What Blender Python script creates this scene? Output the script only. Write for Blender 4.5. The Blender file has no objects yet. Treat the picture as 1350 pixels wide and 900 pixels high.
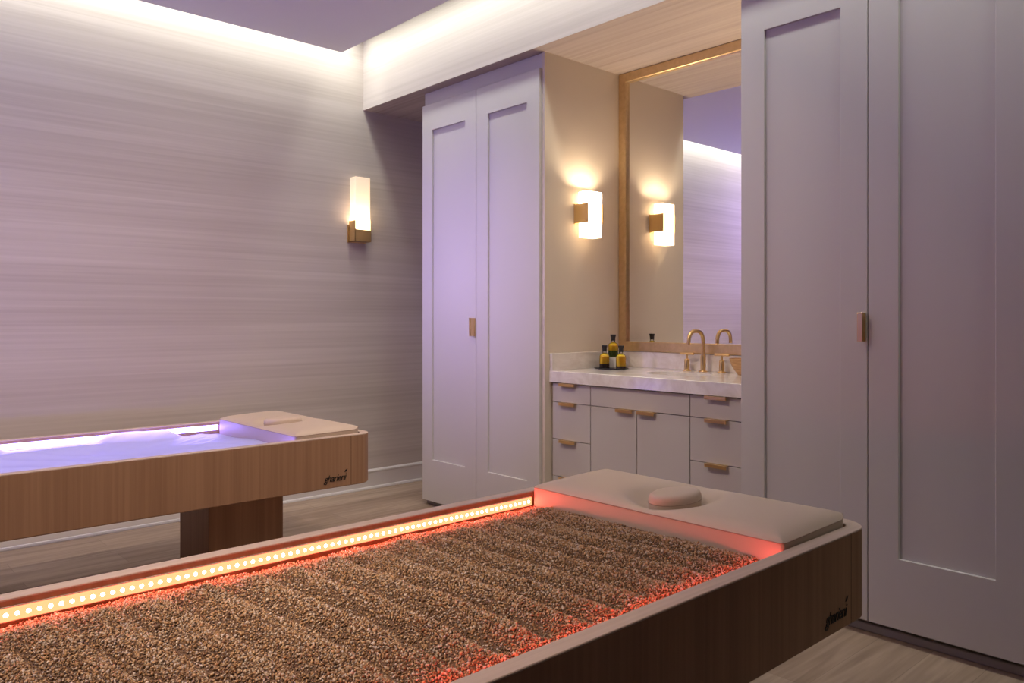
import bpy, bmesh, math, random
import numpy as np
from mathutils import Vector, Matrix

random.seed(4)
S = bpy.context.scene
COL = S.collection
PI = math.pi

# ------------------------------------------------------------------ helpers
def obj(name, bm, mat, parent=None, smooth=False, sharp=38):
    me = bpy.data.meshes.new(name)
    bmesh.ops.recalc_face_normals(bm, faces=bm.faces[:])
    bm.to_mesh(me); bm.free()
    return link(name, me, mat, parent, smooth, sharp)

def link(name, me, mat, parent=None, smooth=False, sharp=38):
    if smooth:
        me.polygons.foreach_set('use_smooth', [True] * len(me.polygons))
        me.set_sharp_from_angle(angle=math.radians(sharp))
    o = bpy.data.objects.new(name, me)
    COL.objects.link(o)
    for m in (mat if isinstance(mat, (list, tuple)) else [mat]):
        me.materials.append(m)
    if parent is not None:
        o.parent = parent
    return o

def thing(name, label, cat, loc=(0, 0, 0), rz=0, group=None):
    o = bpy.data.objects.new(name, None)
    COL.objects.link(o)
    o.location = loc; o.rotation_euler = (0, 0, rz)
    o.empty_display_size = 0.1
    return tag(o, label, cat, group)

def tag(o, label, cat, group=None, kind=None):
    o['label'] = label; o['category'] = cat
    if group: o['group'] = group
    if kind: o['kind'] = kind
    return o

def struct(name, bm, mat, label=None, cat=None):
    o = obj(name, bm, mat)
    o['kind'] = 'structure'
    if label: o['label'] = label
    if cat: o['category'] = cat
    return o

def box(bm, a, b, bevel=0.0, seg=2):
    x0, y0, z0 = [min(p, q) for p, q in zip(a, b)]
    x1, y1, z1 = [max(p, q) for p, q in zip(a, b)]
    vs = [bm.verts.new(p) for p in ((x0,y0,z0),(x1,y0,z0),(x1,y1,z0),(x0,y1,z0),(x0,y0,z1),(x1,y0,z1),(x1,y1,z1),(x0,y1,z1))]
    fs = [bm.faces.new([vs[i] for i in f]) for f in ((0,3,2,1),(4,5,6,7),(0,1,5,4),(1,2,6,5),(2,3,7,6),(3,0,4,7))]
    if bevel > 0:
        es = list({e for f in fs for e in f.edges})
        bmesh.ops.bevel(bm, geom=es, offset=bevel, segments=seg, affect='EDGES', profile=0.5)
    return bm

def BX(a, b, bevel=0.0, seg=2):
    return box(bmesh.new(), a, b, bevel, seg)

def lathe(bm, prof, c=(0, 0, 0), n=32, sx=1.0, sy=1.0):
    """prof = [(r, z)...] from bottom to top, around z."""
    rings = []
    for r, z in prof:
        if r < 1e-6:
            rings.append([bm.verts.new((c[0], c[1], c[2] + z))])
        else:
            rings.append([bm.verts.new((c[0] + r * sx * math.cos(2 * PI * i / n), c[1] + r * sy * math.sin(2 * PI * i / n), c[2] + z)) for i in range(n)])
    for A, B in zip(rings, rings[1:]):
        for i in range(n):
            j = (i + 1) % n
            if len(A) == 1 and len(B) == 1: continue
            if len(A) == 1: bm.faces.new((A[0], B[i], B[j]))
            elif len(B) == 1: bm.faces.new((A[i], A[j], B[0]))
            else: bm.faces.new((A[i], A[j], B[j], B[i]))
    return bm

def tube(bm, pts, r, n=16, caps=True, closed=False):
    pts = [Vector(p) for p in pts]
    rad = r if isinstance(r, (list, tuple)) else [r] * len(pts)
    N = len(pts)
    tang = []
    for i in range(N):
        a = pts[(i - 1) % N] if (closed or i > 0) else pts[i]
        b = pts[(i + 1) % N] if (closed or i < N - 1) else pts[i]
        tang.append((b - a).normalized())
    t0 = tang[0]
    up = Vector((0, 0, 1)) if abs(t0.z) < 0.9 else Vector((0, 1, 0))
    nrm = (up - t0 * up.dot(t0)).normalized()
    rings = []
    for i in range(N):
        t = tang[i]
        nrm = (nrm - t * nrm.dot(t)).normalized()
        bn = t.cross(nrm)
        rings.append([bm.verts.new(pts[i] + (nrm * math.cos(2 * PI * k / n) + bn * math.sin(2 * PI * k / n)) * rad[i]) for k in range(n)])
    rng = range(N if closed else N - 1)
    for i in rng:
        A, B = rings[i], rings[(i + 1) % N]
        for k in range(n):
            bm.faces.new((A[k], A[(k + 1) % n], B[(k + 1) % n], B[k]))
    if caps and not closed:
        bm.faces.new(rings[0][::-1]); bm.faces.new(rings[-1])
    return bm

def rrect(x0, y0, x1, y1, radii, n=10):
    """rounded rectangle, counter-clockwise; radii at (x1y0, x1y1, x0y1, x0y0)."""
    out = []
    for (cx, cy, sx, sy, a0), r in zip(((x1, y0, -1, 1, -90), (x1, y1, -1, -1, 0), (x0, y1, 1, -1, 90), (x0, y0, 1, 1, 180)), radii):
        for k in range(n + 1):
            a = math.radians(a0 + 90 * k / n)
            out.append((cx + sx * r + r * math.cos(a), cy + sy * r + r * math.sin(a)))
    return out

def loft(bm, loops, cap0=True, cap1=True):
    R = [[bm.verts.new(p) for p in L] for L in loops]
    n = len(R[0])
    for A, B in zip(R, R[1:]):
        for i in range(n):
            j = (i + 1) % n
            bm.faces.new((A[i], A[j], B[j], B[i]))
    if cap0: bm.faces.new(R[0][::-1])
    if cap1: bm.faces.new(R[-1])
    return bm

def copy_tree(o, parent=None):
    c = o.copy(); COL.objects.link(c)
    c.parent = parent
    for ch in list(o.children):
        copy_tree(ch, c)
    return c

# ------------------------------------------------------------------ materials
def mat(name, col=(.8, .8, .8), rough=.5, metal=0.0, spec=.5, **kw):
    m = bpy.data.materials.new(name); m.use_nodes = True
    b = m.node_tree.nodes['Principled BSDF']
    b.inputs['Base Color'].default_value = (*col, 1)
    b.inputs['Roughness'].default_value = rough
    b.inputs['Metallic'].default_value = metal
    b.inputs['Specular IOR Level'].default_value = spec
    for k, v in kw.items():
        b.inputs[k].default_value = v
    return m

def grain(m, scale, c0, c1, detail=6, lo=.3, hi=.7, bump=0.0, dist=0.0, rough_amt=0, second=None, rot=(0, 0, 0)):
    """streaked colour between c0 and c1 from noise in object coordinates."""
    nt = m.node_tree; N = nt.nodes; Lk = nt.links
    b = N['Principled BSDF']
    tc = N.new('ShaderNodeTexCoord'); mp = N.new('ShaderNodeMapping')
    mp.inputs['Scale'].default_value = scale; mp.inputs['Rotation'].default_value = rot
    Lk.new(tc.outputs['Object'], mp.inputs['Vector'])
    nz = N.new('ShaderNodeTexNoise'); nz.inputs['Scale'].default_value = 1; nz.inputs['Detail'].default_value = detail
    nz.inputs['Roughness'].default_value = .6; nz.inputs['Distortion'].default_value = dist
    Lk.new(mp.outputs['Vector'], nz.inputs['Vector'])
    fac = nz.outputs['Fac']
    if second:
        mp2 = N.new('ShaderNodeMapping'); mp2.inputs['Scale'].default_value = second[0]; mp2.inputs['Rotation'].default_value = rot
        Lk.new(tc.outputs['Object'], mp2.inputs['Vector'])
        n2 = N.new('ShaderNodeTexNoise'); n2.inputs['Scale'].default_value = 1; n2.inputs['Detail'].default_value = 3
        Lk.new(mp2.outputs['Vector'], n2.inputs['Vector'])
        mx = N.new('ShaderNodeMix'); mx.data_type = 'FLOAT'; mx.inputs[0].default_value = second[1]
        Lk.new(fac, mx.inputs[2]); Lk.new(n2.outputs['Fac'], mx.inputs[3])
        fac = mx.outputs[0]
    rp = N.new('ShaderNodeValToRGB')
    rp.color_ramp.elements[0].position = lo; rp.color_ramp.elements[0].color = (*c0, 1)
    rp.color_ramp.elements[1].position = hi; rp.color_ramp.elements[1].color = (*c1, 1)
    Lk.new(fac, rp.inputs['Fac']); Lk.new(rp.outputs['Color'], b.inputs['Base Color'])
    if bump:
        bp = N.new('ShaderNodeBump'); bp.inputs['Strength'].default_value = bump; bp.inputs['Distance'].default_value = .002
        Lk.new(fac, bp.inputs['Height']); Lk.new(bp.outputs['Normal'], b.inputs['Normal'])
    return m

def emit(name, col, s):
    m = bpy.data.materials.new(name); m.use_nodes = True
    nt = m.node_tree; nt.nodes.remove(nt.nodes['Principled BSDF'])
    e = nt.nodes.new('ShaderNodeEmission'); e.inputs['Color'].default_value = (*col, 1); e.inputs['Strength'].default_value = s
    nt.links.new(e.outputs[0], nt.nodes['Material Output'].inputs['Surface'])
    return m

M = {}
# grass-cloth wall covering: streaks along the length of each wall
M['cloth_x'] = grain(mat('wallcovering_x', rough=.75, spec=.2), (.55, 1, 55), (.43, .375, .335), (.65, .59, .545), 7, .25, .75, .12, second=((.35, 1, 7), .5))
M['cloth_y'] = grain(mat('wallcovering_y', rough=.75, spec=.2), (1, .55, 55), (.45, .40, .36), (.65, .59, .545), 7, .25, .75, .12, second=((1, .35, 7), .5))
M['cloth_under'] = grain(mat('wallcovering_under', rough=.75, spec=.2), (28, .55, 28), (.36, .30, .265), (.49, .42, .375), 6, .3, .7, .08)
M['ceil'] = mat('ceiling_paint', (.74, .72, .74), .8, spec=.2)
M['wall_plain'] = mat('plain_wall_paint', (.5, .47, .46), .8, spec=.2)
M['wall_dark'] = mat('dark_unseen_wall', (.10, .085, .075), .7, spec=.2)  # unseen walls darkened so they bounce less light
M['cab'] = mat('cabinet_paint', (.60, .575, .555), .42, spec=.35)
M['vanity'] = mat('vanity_paint', (.56, .525, .50), .45, spec=.35)
M['cream'] = mat('cream_panel_paint', (.66, .58, .48), .6, spec=.25)
M['dark'] = mat('gap_shade', (.02, .017, .015), .9, spec=.1)  # near-black painted in for the shade of narrow gaps
M['toe'] = mat('toe_kick_paint', (.34, .31, .30), .6, spec=.3)
M['base'] = mat('baseboard_paint', (.66, .63, .61), .45, spec=.35)
M['brass'] = mat('brushed_brass', (.80, .57, .27), .30, 1.0)
M['bronze'] = grain(mat('bronze_frame', rough=.42, metal=1.0), (40, 40, 40), (.64, .47, .25), (.72, .54, .30), 2)
M['glass_mirror'] = mat('mirror_silver', (.93, .93, .93), .0, 1.0)
M['wood'] = grain(mat('oak_veneer', rough=.5, spec=.3), (70, 70, 1.2), (.30, .168, .098), (.45, .268, .158), 5, .3, .7, .05, second=((16, 16, .4), .4))
M['rim'] = grain(mat('oak_lipping_lit', rough=.5, spec=.3), (2, 90, 90), (.50, .385, .315), (.60, .475, .39), 5, .3, .7, .03)  # lighter than the sides: light on the top edge put into the colour
M['leather'] = mat('taupe_leatherette', (.58, .465, .365), .46, spec=.3)
M['piping'] = mat('taupe_seam', (.40, .30, .235), .6, spec=.2)
M['logo'] = mat('gunmetal_lettering', (.035, .035, .034), .35, .6)
M['cap'] = mat('black_stopper', (.018, .015, .013), .45)
M['tray'] = mat('dark_tray', (.05, .04, .035), .35)
M['herb'] = grain(mat('dark_herbs', rough=.7), (220, 220, 220), (.04, .07, .012), (.15, .27, .05), 3)
M['seed'] = grain(mat('dark_seeds', rough=.7), (260, 260, 260), (.03, .014, .006), (.10, .045, .018), 3)
M['ceramic'] = mat('white_ceramic', (.82, .80, .77), .15)
M['bowlwood'] = grain(mat('turned_wood', rough=.35), (14, 14, 90), (.42, .22, .08), (.66, .40, .18), 4)
M['channel'] = mat('strip_channel', (.55, .52, .5), .4, .0)

def marble():
    m = grain(mat('pale_stone', rough=.12, spec=.5), (5, 9, 9), (.66, .60, .55), (.80, .76, .72), 9, .32, .62, dist=1.6)
    return m
M['stone'] = marble()

def floor_mat():
    m = mat('oak_plank_floor', rough=.5, spec=.35)
    nt = m.node_tree; N = nt.nodes; L = nt.links; b = N['Principled BSDF']
    tc = N.new('ShaderNodeTexCoord')
    br = N.new('ShaderNodeTexBrick')
    br.offset = .37; br.inputs['Scale'].default_value = 1
    br.inputs['Color1'].default_value = (.335, .25, .188, 1); br.inputs['Color2'].default_value = (.425, .33, .258, 1)
    br.inputs['Mortar'].default_value = (.26, .20, .155, 1)
    br.inputs['Mortar Size'].default_value = .0012
    br.inputs['Brick Width'].default_value = 1.22; br.inputs['Row Height'].default_value = .18
    L.new(tc.outputs['Object'], br.inputs['Vector'])
    mp = N.new('ShaderNodeMapping'); mp.inputs['Scale'].default_value = (1.6, 22, 1)
    L.new(tc.outputs['Object'], mp.inputs['Vector'])
    nz = N.new('ShaderNodeTexNoise'); nz.inputs['Scale'].default_value = 1; nz.inputs['Detail'].default_value = 8; nz.inputs['Distortion'].default_value = 1.0
    L.new(mp.outputs['Vector'], nz.inputs['Vector'])
    rp = N.new('ShaderNodeValToRGB')
    rp.color_ramp.elements[0].position = .3; rp.color_ramp.elements[0].color = (.62, .58, .54, 1)
    rp.color_ramp.elements[1].position = .68; rp.color_ramp.elements[1].color = (1.15, 1.12, 1.08, 1)
    L.new(nz.outputs['Fac'], rp.inputs['Fac'])
    mx = N.new('ShaderNodeMix'); mx.data_type = 'RGBA'; mx.blend_type = 'MULTIPLY'; mx.inputs[0].default_value = .8
    L.new(br.outputs['Color'], mx.inputs[6]); L.new(rp.outputs['Color'], mx.inputs[7])
    L.new(mx.outputs[2], b.inputs['Base Color'])
    return m
M['floor'] = floor_mat()

def sand_mat():
    m = mat('quartz_grains', rough=.45, spec=.4)
    nt = m.node_tree; N = nt.nodes; L = nt.links; b = N['Principled BSDF']
    g = N.new('ShaderNodeNewGeometry'); rp = N.new('ShaderNodeValToRGB')
    E = rp.color_ramp.elements
    E[0].position = 0; E[0].color = (.15, .085, .05, 1)
    E[1].position = 1; E[1].color = (.62, .50, .42, 1)
    for p, c in ((.2, (.29, .160, .075)), (.45, (.46, .268, .122)), (.65, (.53, .335, .180)), (.85, (.53, .42, .31))):
        e = E.new(p); e.color = (*c, 1)
    L.new(g.outputs['Random Per Island'], rp.inputs['Fac'])
    L.new(rp.outputs['Color'], b.inputs['Base Color'])
    return m
M['sand'] = sand_mat()
M['sandbed'] = mat('packed_sand', (.14, .085, .055), .9, spec=.1)

def shade_mat(col, em):
    m = bpy.data.materials.new('opal_glass'); m.use_nodes = True
    nt = m.node_tree; N = nt.nodes; L = nt.links
    N.remove(N['Principled BSDF'])
    d = N.new('ShaderNodeBsdfDiffuse'); d.inputs['Color'].default_value = (*col, 1)
    t = N.new('ShaderNodeBsdfTranslucent'); t.inputs['Color'].default_value = (*col, 1)
    mx = N.new('ShaderNodeMixShader'); mx.inputs[0].default_value = .6
    L.new(d.outputs[0], mx.inputs[1]); L.new(t.outputs[0], mx.inputs[2])
    e = N.new('ShaderNodeEmission'); e.inputs['Color'].default_value = (1, .74, .46, 1); e.inputs['Strength'].default_value = em
    a = N.new('ShaderNodeAddShader')
    L.new(mx.outputs[0], a.inputs[0]); L.new(e.outputs[0], a.inputs[1])
    L.new(a.outputs[0], N['Material Output'].inputs['Surface'])
    return m
M['opal'] = shade_mat((.95, .91, .84), .22)

def sheet_mat():
    m = bpy.data.materials.new('white_film_sheet'); m.use_nodes = True
    nt = m.node_tree; N = nt.nodes; L = nt.links
    b = N['Principled BSDF']; b.inputs['Base Color'].default_value = (.76, .76, .80, 1); b.inputs['Roughness'].default_value = .35
    t = N.new('ShaderNodeBsdfTranslucent'); t.inputs['Color'].default_value = (.9, .9, .92, 1)
    mx = N.new('ShaderNodeMixShader'); mx.inputs[0].default_value = .5
    L.new(b.outputs[0], mx.inputs[1]); L.new(t.outputs[0], mx.inputs[2])
    L.new(mx.outputs[0], N['Material Output'].inputs['Surface'])
    return m
M['sheet'] = sheet_mat()

M['oil'] = mat('golden_oil', (.88, .60, .03), .25, **{'Subsurface Weight': .3})
def clear_mat():
    m = bpy.data.materials.new('clear_glass'); m.use_nodes = True
    nt = m.node_tree; N = nt.nodes; L = nt.links
    N.remove(N['Principled BSDF'])
    t = N.new('ShaderNodeBsdfTransparent'); g = N.new('ShaderNodeBsdfGlossy'); g.inputs['Roughness'].default_value = .03
    fr = N.new('ShaderNodeFresnel'); fr.inputs['IOR'].default_value = 1.45
    mx = N.new('ShaderNodeMixShader')
    L.new(fr.outputs[0], mx.inputs[0]); L.new(t.outputs[0], mx.inputs[1]); L.new(g.outputs[0], mx.inputs[2])
    L.new(mx.outputs[0], N['Material Output'].inputs['Surface'])
    return m
M['clear'] = clear_mat()

# light-giving strips: the colour is the colour of the light, the camera clips it
M['red_strip'] = emit('red_strip_light', (1.0, .19, .080), 3.2)
M['red_bright'] = emit('red_bright_strip_light', (1.0, .105, .084), 12.5)
M['red_diode'] = emit('red_diode_light', (1.0, .100, .072), 125.0)
M['violet_strip'] = emit('violet_strip_light', (.25, .19, 1.0), 22.0)
M['violet_glow'] = emit('violet_glow_plate', (.24, .22, 1.0), 1.0)  # emission of the plate added beneath the sheet

# ------------------------------------------------------------------ measured geometry (metres)
XD = 3.0            # front plane of the tall cupboard doors
XB = 3.667          # back plane of the niche
YW = 4.776          # wall with the brass sconce
YN = 3.052          # pale side of the niche
YR = 1.838          # far edge of the right-hand cupboard
ZS = 2.648          # underside of the boxed soffit
XS = 2.943          # face of the soffit
XL, YF = -2.7, -2.3 # unseen walls behind the camera
ZT = 3.22

# ------------------------------------------------------------------ room
struct('floor', BX((XL - .1, YF - .1, -.1), (XB + .1, YW + .1, 0)), M['floor'])
struct('wall_back', BX((XL - .1, YW, 0), (XB + .1, YW + .1, ZT)), M['cloth_x'])
struct('wall_right', BX((XB, YF - .1, 0), (XB + .1, YW, ZT)), M['wall_plain'])
struct('wall_left', BX((XL - .1, YF - .1, 0), (XL, YW, ZT)), M['wall_dark'])
struct('wall_front', BX((XL, YF - .1, 0), (XB, YF, ZT)), M['wall_dark'])
struct('ceiling', BX((XL - .1, YF - .1, ZT), (XB + .1, YW + .1, ZT + .1)), M['ceil'])
struct('ceiling_panel', BX((XL + .2, YF + .2, 2.932), (2.647, 4.558, 3.0)), M['ceil'])
bm = BX((XS, YF, ZS), (XB, YW, ZT))
so = obj('trim_soffit', bm, [M['cloth_y'], M['cloth_under']]); so['kind'] = 'structure'
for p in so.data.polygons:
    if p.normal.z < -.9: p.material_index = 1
struct('wall_niche', BX((3.020, YN, 0), (XB, YN + .018, ZS)), M['cream'])
struct('wall_return', BX((3.02, YF, 0), (XB, .70, ZS)), M['wall_dark'])

def baseboard():
    bm = bmesh.new()
    prof = [(0, 0), (.026, 0), (.026, .006), (.022, .015), (.014, .018), (.014, .112), (.017, .117), (.017, .126), (.008, .134), (0, .136)]
    loft(bm, [[(x, YW - d, z) for d, z in prof] for x in (XL, XB)])
    return bm
struct('baseboard_back', baseboard(), M['base'])

# ------------------------------------------------------------------ tall cupboards
def shaker_door(y0, y1, z0, z1, p0, p1, pz0, pz1, x=XD, t=.022, rec=.013):
    """door leaf y0..y1 with a recessed flat panel p0..p1, front face at x (faces -x)."""
    bm = bmesh.new()
    e = .0015
    def loop(a, b, c, d, xx): return [(xx, a, c), (xx, b, c), (xx, b, d), (xx, a, d)]
    loops = [loop(y0, y1, z0, z1, x + t), loop(y0, y1, z0, z1, x + e), loop(y0 + e, y1 - e, z0 + e, z1 - e, x),
             loop(p0, p1, pz0, pz1, x), loop(p0 + .001, p1 - .001, pz0 + .001, pz1 - .001, x + .001),
             loop(p0 + .001, p1 - .001, pz0 + .001, pz1 - .001, x + rec)]
    loft(bm, loops)
    return bm

def cupboard_pull(yc, z0, z1, x=XD):
    bm = bmesh.new()
    box(bm, (x - .030, yc - .0035, z0), (x + .002, yc + .0035, z1), .0012)
    box(bm, (x - .034, yc - .006, z0), (x - .026, yc + .014, z1), .0012)
    return bm

def cupboard(label, y0, y1, ymid, zb, zt, panels, pz, pull, carcass_y):
    t = thing('tall_cupboard', label, 'cupboard', (XD + .3, (y0 + y1) / 2, 0))
    ox, oy = XD + .3, (y0 + y1) / 2
    inv = Matrix.Translation((-ox, -oy, 0))
    def P(name, bm, m, par=t):
        bm.transform(inv); return obj(name, bm, m, par)
    bm = BX((3.0245, carcass_y[0], zb + .03), (XB - .002, carcass_y[1], ZS - .001), .001, 1)
    P('carcass', bm, M['cab'])
    bm = bmesh.new()
    box(bm, (3.055, carcass_y[0] + .002, 0.0), (XB - .004, carcass_y[1] - .002, zb + .031))
    box(bm, (3.036, carcass_y[0] + .002, 0.0), (3.056, carcass_y[1] - .002, .034), .006, 2)
    P('toe_kick', bm, M['toe'])
    g = .0016
    d1 = P('door', shaker_door(ymid + g, y1, zb, zt, panels[0][0], panels[0][1], *pz), M['cab'])
    d2 = P('door', shaker_door(y0, ymid - g, zb, zt, panels[1][0], panels[1][1], *pz), M['cab'])
    h = P('handle', cupboard_pull(pull[0], pull[1], pull[2]), M['brass'], d1)
    h['label'] = 'brass edge pull'
    return t

cupboard('tall pale two-door cupboard to the left of the sink niche', 3.0745, 4.153, 3.6118, .033, 2.560,
         ((3.7172, 4.0505), (3.1734, 3.507)), (.297, 2.3935), (3.6235, 1.091, 1.199), (3.0705, 4.158))
cupboard('large tall two-door cupboard to the right of the sink niche', .762, YR, 1.299, .055, 2.560,
         ((1.4041, 1.7307), (.8693, 1.1883)), (.3125, 2.4036), (1.311, 1.111, 1.219), (.705, YR))

# ------------------------------------------------------------------ vanity
XF = 3.073
def edge_pull(y0, y1, z, x=XF):
    bm = bmesh.new()
    box(bm, (x - .020, y0, z + .0005), (x + .010, y1, z + .0030), .0008)
    box(bm, (x - .023, y0, z - .013), (x - .018, y1, z + .0035), .0010)
    return bm
van = thing('vanity_cabinet', 'pale grey vanity with drawers and doors under the stone counter', 'cabinet', (3.35, 2.445, 0))
vinv = Matrix.Translation((-3.35, -2.445, 0))
def V(name, bm, m, par=van):
    bm.transform(vinv); return obj(name, bm, m, par)
def open_carcass():
    a = (XF + .021, YR + .004, XB - .004, YN - .002)
    def lp(d, z): return [(a[0] + d, a[1] + d, z), (a[2] - d, a[1] + d, z), (a[2] - d, a[3] - d, z), (a[0] + d, a[3] - d, z)]
    return loft(bmesh.new(), [lp(0, .10), lp(0, .8495), lp(.016, .8495), lp(.016, .12)])
V('carcass', open_carcass(), M['dark'])
V('toe_kick', BX((XF + .07, YR + .004, 0), (XB - .004, YN - .002, .10)), M['toe'])
G = .0018
def front(y0, y1, z0, z1): return BX((XF, y0 + G, z0 + G), (XF + .02, y1 - G, z1 - G), .0012, 1)
rows = [(.742, .846), (.5405, .742), (.339, .5405), (.105, .339)]
for (ya, yb, pa, pb) in ((2.767, 3.0475, 2.866, 2.979), (1.868, 2.150, 1.946, 2.058)):
    for z0, z1 in rows:
        d = V('drawer', front(ya, yb, z0, z1), M['vanity'])
        V('handle', edge_pull(pa, pb, z1 - G), M['brass'], d)['label'] = 'brass edge pull'
V('false_front', front(2.150, 2.767, .742, .846), M['vanity'])
for ya, yb, pa, pb in ((2.4615, 2.767, 2.4785, 2.583), (2.150, 2.4615, 2.344, 2.448)):
    d = V('door', front(ya, yb, .105, .742), M['vanity'])
    V('handle', edge_pull(pa, pb, .742 - G), M['brass'], d)['label'] = 'brass edge pull'
V('end_filler', BX((XF, YR + .004, .105), (XF + .02, 1.866, .846)), M['vanity'])

# counter with an oval cut-out for the basin
SC, SA, SB = (3.375, 2.425), .120, .175
ct = thing('countertop', 'veined pale stone countertop with low splashes, over the vanity', 'countertop', (3.36, 2.445, .8505))
cinv = Matrix.Translation((-3.36, -2.445, -.8505))
def Cc(name, bm, m, smooth=False):
    bm.transform(cinv); return obj(name, bm, m, ct, smooth)
def slab():
    bm = bmesh.new()
    x0, x1, y0, y1, z0, z1 = 3.053, XB - .001, YR + .002, YN - .001, .8505, .9117
    n = 64
    def rectpt(a):
        dx, dy = math.cos(a), math.sin(a)
        sx = ((x1 if dx > 0 else x0) - SC[0]) / dx if abs(dx) > 1e-9 else 1e9
        sy = ((y1 if dy > 0 else y0) - SC[1]) / dy if abs(dy) > 1e-9 else 1e9
        s = min(sx, sy); return (SC[0] + dx * s, SC[1] + dy * s)
    ang = [2 * PI * i / n for i in range(n)]
    for cx, cy in ((x0, y0), (x1, y0), (x1, y1), (x0, y1)):
        ang.append(math.atan2(cy - SC[1], cx - SC[0]) % (2 * PI))
    ang = sorted(set(ang))
    out = [rectpt(a) for a in ang]
    inn = []
    for a in ang:
        dx, dy = math.cos(a), math.sin(a)
        r = 1 / ((abs(dx) / SA) ** 2.6 + (abs(dy) / SB) ** 2.6) ** (1 / 2.6)
        inn.append((SC[0] + dx * r, SC[1] + dy * r))
    e = .002
    ins = [(min(max(x, x0 + e), x1 - e), min(max(y, y0 + e), y1 - e)) for x, y in out]
    L = [[(x, y, z0) for x, y in inn], [(x, y, z0) for x, y in out], [(x, y, z1 - e) for x, y in out], [(x, y, z1) for x, y in ins], [(x, y, z1) for x, y in inn], [(x, y, z0) for x, y in inn]]
    loft(bm, L, False, False)
    bmesh.ops.remove_doubles(bm, verts=bm.verts[:], dist=1e-6)
    return bm
Cc('slab', slab(), M['stone'])
Cc('backsplash', BX((XB - .020, YR + .002, .9117), (XB - .001, YN - .021, 1.003), .0015), M['stone'])
Cc('side_splash', BX((3.056, YN - .021, .9117), (XB - .001, YN - .001, 1.006), .0015), M['stone'])

def basin():
    bm = bmesh.new(); n = 48; L = []
    for k, z in ((1.06, .850), (1.0, .850), (.985, .83), (.95, .78), (.85, .735), (.6, .715), (.25, .708), (.07, .706)):
        L.append([(SC[0] + SA * k * (abs(math.cos(a)) ** .77) * (1 if math.cos(a) >= 0 else -1), SC[1] + SB * k * (abs(math.sin(a)) ** .77) * (1 if math.sin(a) >= 0 else -1), z) for a in [2 * PI * i / n for i in range(n)]])
    loft(bm, L, False, True)
    return bm
sk = thing('sink', 'white undermount basin set into the stone counter below the brass faucet', 'sink', (SC[0], SC[1], .70))
sinv = Matrix.Translation((-SC[0], -SC[1], -.70))
b_ = basin(); b_.transform(sinv); obj('basin', b_, M['ceramic'], sk, True)
b_ = lathe(bmesh.new(), [(0, .712), (.018, .712), (.021, .709), (.021, .706)], (SC[0], SC[1], 0)); b_.transform(sinv); obj('drain', b_, M['brass'], sk, True)

# faucet (three pieces that belong together)
fx, fy, fz = 3.588, 2.426, .9117
fa = thing('faucet', 'brushed brass widespread faucet with gooseneck spout and two bar handles', 'faucet', (fx, fy, fz))
def arc(cx, cz, r, a0, a1, n=8):
    return [(cx + r * math.cos(math.radians(a0 + (a1 - a0) * i / n)), 0, cz + r * math.sin(math.radians(a0 + (a1 - a0) * i / n))) for i in range(n + 1)]
bm = bmesh.new()
lathe(bm, [(0, 0), (.0225, 0), (.0225, .003), (.021, .0055), (.0142, .008), (.0142, .085), (.0128, .088), (0, .088)], n=28)
R_ = .052
path = [(0, 0, .08)] + arc(-R_, .218 - R_, R_, 0, 90) + arc(-.131 + R_, .218 - R_, R_, 90, 180) + [(-.131, 0, .148)]
tube(bm, path, .0098, 18)
obj('spout', bm, M['brass'], fa, True)
for dy in (.111, -.107):
    bm = bmesh.new()
    lathe(bm, [(0, 0), (.0225, 0), (.0225, .003), (.021, .0055), (.0142, .008), (.0142, .060), (.0125, .063), (.0058, .066), (.0058, .092), (0, .092)], (.012, dy, 0), n=28)
    h = obj('handle', bm, M['brass'], fa, True)
    bm = tube(bmesh.new(), [(.012, dy - .043, .093), (.012, dy + .043, .093)], .0062, 14)
    obj('bar', bm, M['brass'], h, True)

# mirror
mi = thing('wall_mirror', 'tall bronze framed mirror on the back of the sink niche', 'mirror', (XB, 2.45, 1.0035))
def MF():
    bm = bmesh.new(); w = .056
    y0, y1, z0, z1 = 1.845, 3.0505, 1.0045, 2.6465
    x1 = XB - .001; d = .030
    def lp(a, x): return [(x, y0 + a, z0 + a), (x, y1 - a, z0 + a), (x, y1 - a, z1 - a), (x, y0 + a, z1 - a)]
    loft(bm, [lp(0, x1), lp(0, x1 - d + .003), lp(.003, x1 - d), lp(w - .004, x1 - d), lp(w, x1 - d + .004), lp(w, x1 - .006)], True, False)
    bm.transform(Matrix.Translation((-XB, -2.45, -1.0035)))
    return bm
obj('frame', MF(), M['bronze'], mi)
bm = BX((XB - .012, 1.845 + .05, 1.0545), (XB - .006, 3.0505 - .05, 2.5965)); bm.transform(Matrix.Translation((-XB, -2.45, -1.0035)))
obj('mirror_glass', bm, M['glass_mirror'], mi)

# ------------------------------------------------------------------ sconces
def open_box(bm, a, b, r=.004):
    """single-walled upright glass sleeve, closed at the bottom, open on top with a thin turned rim"""
    out = rrect(a[0], a[1], b[0], b[1], (r,) * 4, 4)
    inn = rrect(a[0] + .004, a[1] + .004, b[0] - .004, b[1] - .004, (r * .5,) * 4, 4)
    loft(bm, [[(x, y, a[2]) for x, y in out], [(x, y, b[2] - .002) for x, y in out], [(x, y, b[2]) for x, y in inn]], True, False)
    return bm
sc1 = thing('wall_sconce', 'brass cup sconce with upright opal glass on the streaked back wall', 'wall lamp', (2.886, YW, 1.72))
i1 = Matrix.Translation((-2.886, -YW, -1.72))
def S1(name, bm, m, smooth=False):
    bm.transform(i1); return obj(name, bm, m, sc1, smooth)
bm = BX((2.814, YW - .012, 1.718), (2.958, YW, 1.838), .001); S1('backplate', bm, M['brass'])
bm = bmesh.new()
box(bm, (2.823, YW - .092, 1.722), (2.950, YW - .088, 1.803), .0008)
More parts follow.
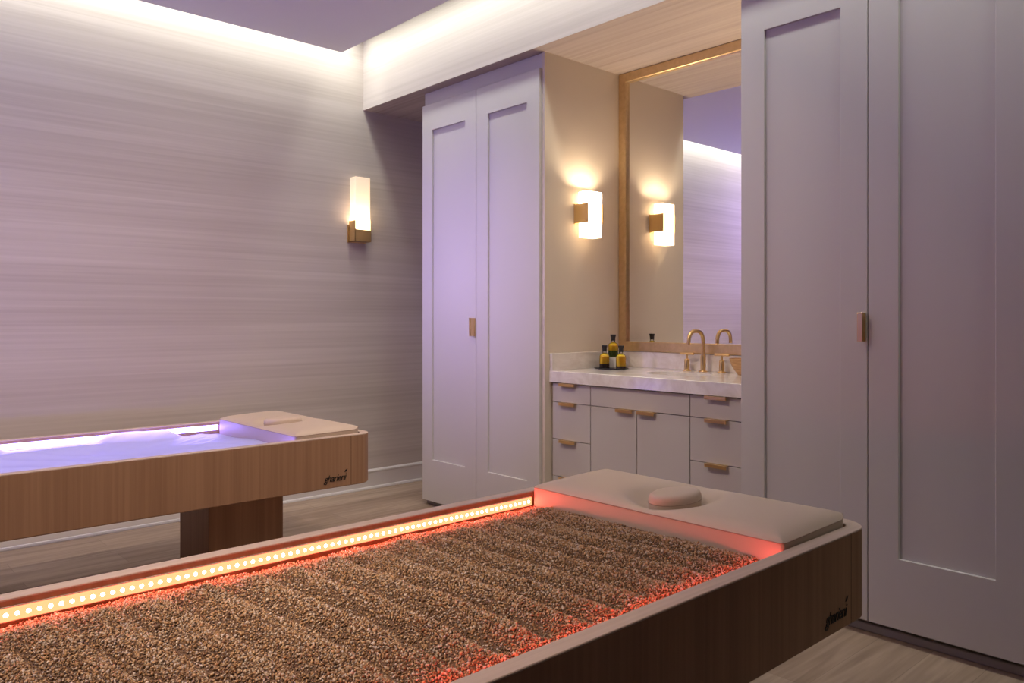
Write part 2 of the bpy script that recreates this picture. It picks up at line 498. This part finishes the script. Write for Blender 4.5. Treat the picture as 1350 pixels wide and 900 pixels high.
box(bm, (2.823, YW - .092, 1.722), (2.827, YW - .010, 1.866), .0008)
box(bm, (2.946, YW - .092, 1.722), (2.950, YW - .010, 1.866), .0008)
box(bm, (2.823, YW - .092, 1.722), (2.950, YW - .010, 1.726), .0008)
S1('cup', bm, M['brass'])
S1('lamp_shade', open_box(bmesh.new(), (2.828, YW - .087, 1.727), (2.945, YW - .012, 2.163)), M['opal'])

sc2 = thing('wall_sconce', 'small opal glass sconce held in a brass clasp on the cream niche side', 'wall lamp', (3.313, YN, 1.65))
i2 = Matrix.Translation((-3.313, -YN, -1.65))
def S2(name, bm, m, smooth=False):
    bm.transform(i2); return obj(name, bm, m, sc2, smooth)
S2('backplate', BX((3.250, YN - .008, 1.728), (3.378, YN, 1.842), .001), M['brass'])
for x, w_ in ((3.251, .005), (3.3727, .009)):
    S2('clasp_arm', BX((x, YN - .1055, 1.731), (x + w_, YN - .006, 1.839), .0008), M['brass'])
S2('lamp_shade', open_box(bmesh.new(), (3.2565, YN - .103, 1.650), (3.3725, YN - .030, 1.905)), M['opal'])

sc3 = copy_tree(sc2); sc3.location = (3.313, YR, 1.65); sc3.rotation_euler.z = PI
sc3['label'] = 'opal glass sconce facing the other one from the far side of the niche'
for o in (sc2, sc3): o['group'] = 'clasp sconces of the sink niche'

def lamp(name, loc, w, col, r=.02):
    l = bpy.data.lights.new(name, 'POINT'); l.energy = w; l.color = col; l.shadow_soft_size = r
    o = bpy.data.objects.new(name, l); COL.objects.link(o); o.location = loc
    return o
WARM = (1.0, .79, .55)
lamp('sconce_bulb', (2.886, YW - .05, 1.845), 1.7, WARM)
lamp('niche_bulb', (3.3145, YN - .055, 1.862), 11, WARM)
lamp('niche_bulb_far', (3.3145, YR + .060, 1.862), 15, WARM)

# ------------------------------------------------------------------ things on the counter
ZC = .9117
tr = obj('tray', lathe(bmesh.new(), [(0, 0), (.085, 0), (.098, .004), (.0985, .006), (.096, .0055), (.086, .003), (0, .003)], n=48), M['tray'], None, True)
tr.location = (3.43, 2.93, ZC)
tag(tr, 'thin round dark tray under the oil bottles', 'tray')
bl = obj('stone_block', BX((-.026, -.026, 0), (.026, .026, .060), .003), M['ceramic'])
bl.location = (3.475, 2.955, ZC + .003); bl.rotation_euler.z = math.radians(42)
tag(bl, 'small white block lifting the rear oil bottle above the tray', 'block')

def bottle(label, loc, low, lowh, flare=True):
    t = thing('oil_bottle', label, 'bottle', loc, math.radians(40), 'stoppered oil bottles on the tray')
    w = .0285
    def ring(r, z, k=.38): return [(x, y, z) for x, y in rrect(-r, -r, r, r, (r * k * 2 if r * k * 2 < r else r,) * 4, 5)]
    outer = [ring(w - .002, 0), ring(w, .003), ring(w, .068), ring(w - .004, .077), ring(w - .014, .083), ring(.0115, .086, .5), ring(.0115, .095, .5)]
    obj('glass', loft(bmesh.new(), outer, True, True), M['clear'], t, False)
    q = w - .0022
    obj('oil', loft(bmesh.new(), [ring(q, lowh), ring(q, .066), ring(q - .004, .0745), ring(q - .013, .080)]), M['oil'], t)
    obj('herbs', loft(bmesh.new(), [ring(q - .002, .003), ring(q, .005), ring(q, lowh)]), M[low], t)
    obj('stopper', lathe(bmesh.new(), [(0, .0945), (.0125, .0945), (.0132, .112), (.0165, .124), (.0165, .128), (.0155, .1295), (0, .1295)], n=24), M['cap'], t, True)
    return t
bottle('left one of the two low oil bottles, dark seeds settled in it', (3.400, 2.955, ZC + .003), 'seed', .026)
bottle('right one of the two low oil bottles, a thin dark layer at its bottom', (3.425, 2.855, ZC + .003), 'seed', .015)
bottle('oil bottle raised on the white block, with green herbs inside', (3.475, 2.955, ZC + .063), 'herb', .038)

bw = obj('bowl', lathe(bmesh.new(), [(0, 0), (.030, 0), (.032, .004), (.046, .022), (.062, .050), (.072, .082), (.070, .083), (.060, .052), (.044, .026), (.026, .012), (0, .010)], n=40), M['bowlwood'], None, True)
bw.location = (3.545, 2.155, ZC)
tag(bw, 'turned wooden bowl on the counter, half hidden by the right cupboard', 'bowl')

# ------------------------------------------------------------------ treatment tables
W, LEN, ZR, ZB = .930, 2.40, .658, .4265
IN = .0393
def table(label, loc, rz, strip_mat, diode):
    t = thing('treatment_table', label, 'treatment table', loc, rz, 'treatment tables')
    r = .080
    def outl(d, n=12): return rrect(-LEN + d, d, -d, W - d, (max(r - d, .02),) * 4, n)
    bm = bmesh.new()
    o = outl(0); i = outl(IN); ob = outl(.004)
    loft(bm, [[(x, y, ZB) for x, y in ob], [(x, y, ZB + .004) for x, y in o], [(x, y, ZR - .004) for x, y in o],
              [(x, y, ZR - .004) for x, y in i], [(x, y, .52) for x, y in i]])
    obj('tub', bm, M['wood'], t)
    bm = bmesh.new(); e = .0015; oi = outl(e); ii = outl(IN - e)
    loft(bm, [[(x, y, ZR - .004) for x, y in o], [(x, y, ZR - e) for x, y in o], [(x, y, ZR) for x, y in oi], [(x, y, ZR) for x, y in ii], [(x, y, ZR - e) for x, y in i], [(x, y, ZR - .004) for x, y in i]], False, False)
    obj('rim', bm, M['rim'], t)['label'] = 'wood lipping around the top edge, lightened as its lit side'
    for y in (-.0003, W - .0012):
        obj('joint', BX((-.1275, y, ZB + .003), (-.1258, y + .0015, ZR - .004)), M['dark'], t)  # thin dark strip painted as the shadow of a groove
    for xc in (-.51, -LEN + .51):
        bm = BX((xc - .175, .260, 0), (xc + .175, .610, ZB), .003)
        obj('pedestal', bm, M['wood'], t)
    # light strips along both long inner walls
    for k, (yy, s) in enumerate(((W - IN, -1), (IN, 1))):
        bm = bmesh.new()
        y0, y1 = yy, yy + s * .0022
        box(bm, (-LEN + .12, min(y0, y1), .6130), (-.392, max(y0, y1), .6155), .0003, 1)
        box(bm, (-LEN + .12, min(y0, y1), .6405), (-.392, max(y0, y1), .6430), .0003, 1)
        ch = obj('light_channel', bm, M['channel'], t)
        bm = BX((-LEN + .12, yy + s * .0005, .6157), (-.392, yy + s * .0042, .6403))
        st = obj('light_strip', bm, M['red_bright'] if (diode and s > 0) else strip_mat, ch)
        if diode and s < 0:
            dm = bmesh.new()
            lathe(dm, [(.0043, 0), (.0043, .0012), (.0034, .0024), (0, .0030)], n=12)
            dm.transform(Matrix.Rotation(PI / 2, 4, 'X'))
            me = bpy.data.meshes.new('diode'); dm.to_mesh(me); dm.free(); me.materials.append(diode)
            for q in range(76):
                d = bpy.data.objects.new('diode', me); COL.objects.link(d); d.parent = ch
                d.location = (-.405 - .01905 * q, yy - .0042, .628)
    if not diode:
        obj('glow_plate', BX((-LEN + .14, .09, .524), (-.42, W - .09, .532)), M['violet_glow'], t)  # glowing plate added so the sheet shines evenly from below
    # cut metal lettering on the near side
    cu = bpy.data.curves.new('lettering', 'FONT'); cu.body = 'gharieni'; cu.size = .044; cu.shear = .32; cu.extrude = .0008; cu.space_character = .86
    to = bpy.data.objects.new('tmp', cu); COL.objects.link(to)
    bpy.context.view_layer.update()
    me = bpy.data.meshes.new_from_object(to.evaluated_get(bpy.context.evaluated_depsgraph_get()))
    bpy.data.objects.remove(to)
    n = len(me.vertices); co = np.zeros(n * 3); me.vertices.foreach_get('co', co); co = co.reshape(-1, 3)
    w = co[:, 0].max() - co[:, 0].min(); co[:, 0] = (co[:, 0] - co[:, 0].min()) * (.118 / w)
    me.vertices.foreach_set('co', co.ravel()); me.materials.clear()
    bmt = bmesh.new(); bmt.from_mesh(me)
    # the small leaf stroke above the last letter
    pv = [(.104, .036), (.110, .045), (.122, .050), (.118, .041), (.112, .036)]
    bmt.faces.new([bmt.verts.new((x, y, .0008)) for x, y in pv])
    bmt.transform(Matrix.Translation((-.268, -.0010, .457)) @ Matrix.Rotation(PI / 2, 4, 'X'))
    obj('lettering', bmt, M['logo'], t)
    return t

B1 = ((2.100, .8965, 0), .0031)
B2 = ((2.0325, 3.198, 0), .0011)
table('near wooden treatment table filled with brown quartz sand, red light inside', *B1, M['red_strip'], M['red_diode'])
table('far wooden treatment table along the back wall, violet light inside', *B2, M['violet_strip'], None)

# ---- head cushions
def cushion(label, loc, rz):
    t = thing('head_cushion', label, 'cushion', loc, rz, 'head cushions of the treatment tables')
    x0, x1, y0, y1 = -.386, -IN - .004, IN + .004, W - IN - .004
    cx, cy = -.250, .455
    out = []
    base = rrect(x0, y0, x1, y1, (.045, .045, .010, .010), 10)
    # resample edges so that long sides have points
    for i, p in enumerate(base):
        q = base[(i + 1) % len(base)]
        d = math.hypot(q[0] - p[0], q[1] - p[1]); k = max(1, int(d / .012))
        for s in range(k): out.append((p[0] + (q[0] - p[0]) * s / k, p[1] + (q[1] - p[1]) * s / k))
    def edge(x, y): return min(x - x0, x1 - x, y - y0, y1 - y)
    def zf(x, y):
        d = max(edge(x, y), 0)
        fr = (x - x0) / (x1 - x0)
        ze = .671 + .006 * fr
        zc = .690 + .010 * math.sin(min(1, fr * 1.05) * PI * .62)
        z = ze + (zc - ze) * (1 - math.exp(-d / .026))
        # bowl around the face insert, drawn out towards the back
        ex = (x - cx) / (.158 if x > cx else .112); ey = (y - cy) / (.112 if y < cy else .145)
        e = math.hypot(ex, ey)
        z -= .060 * math.exp(-(e / .82) ** 3.6)
        return z
    bm = bmesh.new()
    L = [[(x, y, .585) for x, y in out], [(x, y, .660) for x, y in out]]
    n_r = 40
    for k in range(n_r):
        s = 1 - (k / n_r) ** 1.25
        L.append([(cx + (x - cx) * s, cy + (y - cy) * s, zf(cx + (x - cx) * s, cy + (y - cy) * s)) for x, y in out])
    loft(bm, L, True, True)
    c = obj('pad', bm, M['leather'], t, True)
    bm = tube(bmesh.new(), [(cx + (x - cx) * 1.0008, cy + (y - cy) * 1.0008, zf(x, y) - .001) for x, y in out], .0015, 8, closed=True)
    obj('seam', bm, M['piping'], t, True)
    # face insert: an oval plug with its own seam
    bm = bmesh.new()
    prof = [(0, .630), (.86, .630), (.93, .640), (.985, .664), (1.0, .682), (.997, .690), (.975, .697), (.93, .7020), (.85, .7052), (.7, .7075), (.4, .7090), (0, .7095)]
    lathe(bm, [(r * .060, z) for r, z in prof], (cx + .011, cy, 0), 48, 1.62, 1.0)
    pl = obj('face_insert', bm, M['leather'], t, True, 80)
    bm = tube(bmesh.new(), [(cx + .011 + .060 * 1.62 * 1.002 * math.cos(a), cy + .060 * 1.002 * math.sin(a), .682) for a in [2 * PI * i / 48 for i in range(48)]], .0011, 8, closed=True)
    obj('insert_seam', bm, M['piping'], pl, True)
    return t
cushion('beige head cushion at the end of the near sand-filled table', *B1)
cushion('beige head cushion at the end of the far violet-lit table', *B2)

# ---- quartz sand in the near table
def sand():
    rng = np.random.default_rng(7)
    x0, x1, y0, y1 = -LEN + IN + .004, -.391, IN + .003, W - IN - .003
    cs = rng.uniform(0, 6.28, 8)
    def H(x, y):
        xw = x + 2.10
        wob = .010 * np.sin(5.1 * y + cs[0]) + .006 * np.sin(9.7 * y + cs[1] + 2.1 * xw) + .006 * np.sin(17 * xw + cs[2])
        ph = (xw - .31 + wob) / .1003
        rid = np.abs(np.sin(PI * ph)) ** .6
        v = (y - IN) / (W - 2 * IN)
        sm = lambda t: np.clip(t, 0, 1) ** 2 * (3 - 2 * np.clip(t, 0, 1))
        wav = .012 * np.sin(9 * xw + cs[3]) + .008 * np.sin(23 * xw + cs[4])
        bank = sm((v - .02) / (.085 + wav)) * (.50 + .50 * sm((.985 - v) / (.12 + wav)))
        fade = sm((v - .07) / .09) * sm((.94 - v) / .08)
        fade = fade * (.62 + .38 * np.clip((1.55 - xw) / .5, 0, 1)) * np.clip((-.395 - x) / .06 + .3, .3, 1)
        amp = .034 * (1 + .25 * np.sin(7 * y + cs[3] + 11 * xw))
        z = .590 + .030 * bank + amp * (rid - .70) * fade
        z += .004 * np.sin(6.3 * xw + cs[4]) * np.sin(5.2 * y + cs[5]) + .0025 * np.sin(37 * xw + cs[6]) * np.sin(31 * y + cs[7])
        z += .004 * np.clip((x + .55) / .16, 0, 1)
        return z
    nx, ny = 260, 110
    gx, gy = np.meshgrid(np.linspace(x0, x1, nx), np.linspace(y0, y1, ny), indexing='ij')
    gz = H(gx, gy)
    gv = np.stack([gx, gy, gz - .0012], -1).reshape(-1, 3)
    ii = (np.arange(nx - 1)[:, None] * ny + np.arange(ny - 1)[None, :]).ravel()
    gq = np.stack([ii, ii + ny, ii + ny + 1, ii + 1], -1)
    # grains: irregular octahedra, jittered on a fine lattice
    def pts(xa, xb, sp):
        a, b = np.meshgrid(np.arange(xa, xb, sp), np.arange(y0, y1, sp), indexing='ij')
        return a.ravel() + rng.uniform(-.6, .6, a.size) * sp, b.ravel() + rng.uniform(-.6, .6, a.size) * sp
    pa = pts(-1.92, x1, .0040); pb = pts(x0, -1.92, .0062)
    px = np.concatenate([pa[0], pb[0]]); py = np.concatenate([pa[1], pb[1]])
    ok = (px > x0) & (px < x1) & (py > y0) & (py < y1); px, py = px[ok], py[ok]
    n = len(px)
    size = .00215 * np.exp(rng.normal(0, .26, n)) * np.where(px < -1.92, 1.5, 1)
    pz = H(px, py) + size * rng.uniform(-.1, .75, n)
    octv = np.array([(1, 0, 0), (-1, 0, 0), (0, 1, 0), (0, -1, 0), (0, 0, 1), (0, 0, -1)], float)
    octf = np.array([(0, 2, 4), (2, 1, 4), (1, 3, 4), (3, 0, 4), (2, 0, 5), (1, 2, 5), (3, 1, 5), (0, 3, 5)])
    v = octv[None] * rng.uniform(.65, 1.45, (n, 6, 1)) + rng.normal(0, .12, (n, 6, 3))
    q = rng.normal(size=(n, 4)); q /= np.linalg.norm(q, axis=1, keepdims=True)
    w_, a, b, c = q.T
    R = np.stack([1 - 2 * (b * b + c * c), 2 * (a * b - c * w_), 2 * (a * c + b * w_), 2 * (a * b + c * w_), 1 - 2 * (a * a + c * c), 2 * (b * c - a * w_), 2 * (a * c - b * w_), 2 * (b * c + a * w_), 1 - 2 * (a * a + b * b)], -1).reshape(n, 3, 3)
    v = np.einsum('nij,nkj->nki', R, v * size[:, None, None])
    v += np.stack([px, py, pz], -1)[:, None, :]
    tri = (octf[None] + (np.arange(n) * 6)[:, None, None]).reshape(-1, 3) + len(gv)
    V_ = np.concatenate([gv, v.reshape(-1, 3)])
    loops = np.concatenate([gq.ravel(), tri.ravel()]).astype(np.int32)
    nq, ntri = len(gq), len(tri)
    me = bpy.data.meshes.new('quartz_sand')
    me.vertices.add(len(V_)); me.vertices.foreach_set('co', V_.ravel())
    me.loops.add(len(loops)); me.loops.foreach_set('vertex_index', loops)
    me.polygons.add(nq + ntri)
    st = np.concatenate([np.arange(nq) * 4, nq * 4 + np.arange(ntri) * 3]).astype(np.int32)
    me.polygons.foreach_set('loop_start', st)
    mi_ = np.concatenate([np.ones(nq), np.zeros(ntri)]).astype(np.int32)
    me.update(calc_edges=True)
    o = link('quartz_sand', me, [M['sand'], M['sandbed']])
    me.polygons.foreach_set('material_index', mi_)
    me.update()
    return o
sd = sand(); sd.location = B1[0]; sd.rotation_euler.z = B1[1]
tag(sd, 'raked brown quartz sand filling the near treatment table', 'sand', kind='stuff')

# ---- rumpled film sheet in the far table
def sheet():
    x0, x1, y0, y1 = -LEN + IN + .01, -.390, IN + .008, W - IN - .008
    nx, ny = 220, 90
    bm = bmesh.new(); rows_ = []
    for i in range(nx):
        r = []
        for j in range(ny):
            x = x0 + (x1 - x0) * i / (nx - 1); y = y0 + (y1 - y0) * j / (ny - 1)
            v = j / (ny - 1)
            a = 3.1 * x + 6.0 * y
            calm = min(1, (x1 - x) / .10) * min(1, v / .12)
            z = .606 + .007 * math.sin(2.6 * x + 2 * math.sin(5 * y)) + .005 * math.sin(8 * y + 2.2 * math.sin(3.3 * x))
            for f, am, ph in ((13, .0095, .3), (23, .0070, 1.9), (41, .0034, 4.1)):
                s = math.sin(f * (y + .22 * math.sin(2.3 * x + ph) + .35 * x * math.sin(ph)) + ph)
                z += calm * am * (1 - abs(s)) * (.5 + .5 * math.sin(2.9 * x + 7 * y + ph))
            st = lambda t: max(0, min(1, t)) ** 2 * (3 - 2 * max(0, min(1, t)))
            bare = st((x + 1.42) / .09) * (1 - st((x + .99) / .10)) + st((x + .66) / .09)
            z += (.034 - .038 * min(1, bare)) * st((v - .87) / .13) + .004 * max(0, (.06 - v) / .06)
            r.append(bm.verts.new((x, y, min(z, .648))))
        rows_.append(r)
    for i in range(nx - 1):
        for j in range(ny - 1):
            bm.faces.new((rows_[i][j], rows_[i + 1][j], rows_[i + 1][j + 1], rows_[i][j + 1]))
    return obj('film_sheet', bm, M['sheet'], None, True)
sh = sheet(); sh.location = B2[0]; sh.rotation_euler.z = B2[1]
tag(sh, 'rumpled white film sheet glowing violet inside the far table', 'sheet')

# ------------------------------------------------------------------ light
def area(name, loc, size, energy, col, rot=(0, 0, 0), spread=180):
    l = bpy.data.lights.new(name, 'AREA'); l.shape = 'RECTANGLE'; l.size, l.size_y = size
    l.energy = energy; l.color = col; l.spread = math.radians(spread)
    o = bpy.data.objects.new(name, l); COL.objects.link(o); o.location = loc; o.rotation_euler = rot
    return o
COVE = (.98, 1.0, .90)
area('cove_back', (.10, 4.60, 3.16), (5.4, .08), 24, COVE, (math.radians(14), 0, 0), 160)
area('cove_soffit', (2.74, 1.25, 3.16), (.08, 6.9), 25, COVE, (0, math.radians(-16), 0), 140)
# warm ceiling fill lights added over the tables and towards the back wall, no fixtures
def disk(loc, e, sp, rot, col=(1.0, .80, .62)):
    l = area('ceiling_fill', loc, (.14, .14), e, col, [math.radians(a) for a in rot], sp)
    l.data.shape = 'DISK'
disk((-.5, 1.5, 2.90), 4.4, 46, (0, -29, 0))
disk((1.6, 3.1, 2.925), 6, 120, (28, 0, 0))
disk((-.2, 3.1, 2.925), 6, 120, (28, 0, 0))
disk((1.3, 1.9, 2.925), 10.5, 84, (40, 0, 0))
disk((-.2, 1.9, 2.925), 9, 84, (40, 0, 0))
disk((1.1, 2.5, 2.925), 5.5, 70, (0, -44, 0))
# violet washes and fills added at the unseen end of the room, without fixtures
VIO = (.56, .43, 1.0)
area('violet_wash', (XL + .12, 3.1, 1.3), (1.2, 1.6), 50, (.41, .36, 1.0), (0, math.radians(-142), math.radians(10)), 120)
area('violet_fill', (-.9, 3.5, 2.92), (.3, .3), 13, VIO, (math.radians(58), 0, 0), 100)
area('violet_fill', (-.6, 4.0, 2.6), (.2, .2), 3.0, VIO, (0, math.radians(-72), math.radians(-3)), 33)

wd = bpy.data.worlds.new('world'); S.world = wd; wd.use_nodes = True
wd.node_tree.nodes['Background'].inputs[0].default_value = (0, 0, 0, 1)

# ------------------------------------------------------------------ camera
cam = bpy.data.cameras.new('camera'); co_ = bpy.data.objects.new('camera', cam); COL.objects.link(co_)
co_.location = (0, 0, 1.2005)
co_.rotation_euler = (PI / 2, 0, .8322 - PI / 2)
cam.sensor_width = 36; cam.sensor_fit = 'HORIZONTAL'; cam.lens = 1040.15 / 1350 * 36
cam.shift_y = (418.62 - 450) / 1350
cam.clip_start = .02; cam.clip_end = 50
S.camera = co_

vs = S.view_settings
S.display_settings.display_device = 'sRGB'
vs.view_transform = 'Standard'; vs.look = 'None'; vs.gamma = 1; vs.use_curve_mapping = False
vs.exposure = 0.22
S.cycles.use_denoising = True
S.cycles.max_bounces = 10; S.cycles.diffuse_bounces = 6; S.cycles.glossy_bounces = 5; S.cycles.transmission_bounces = 8
S.cycles.sample_clamp_indirect = 6
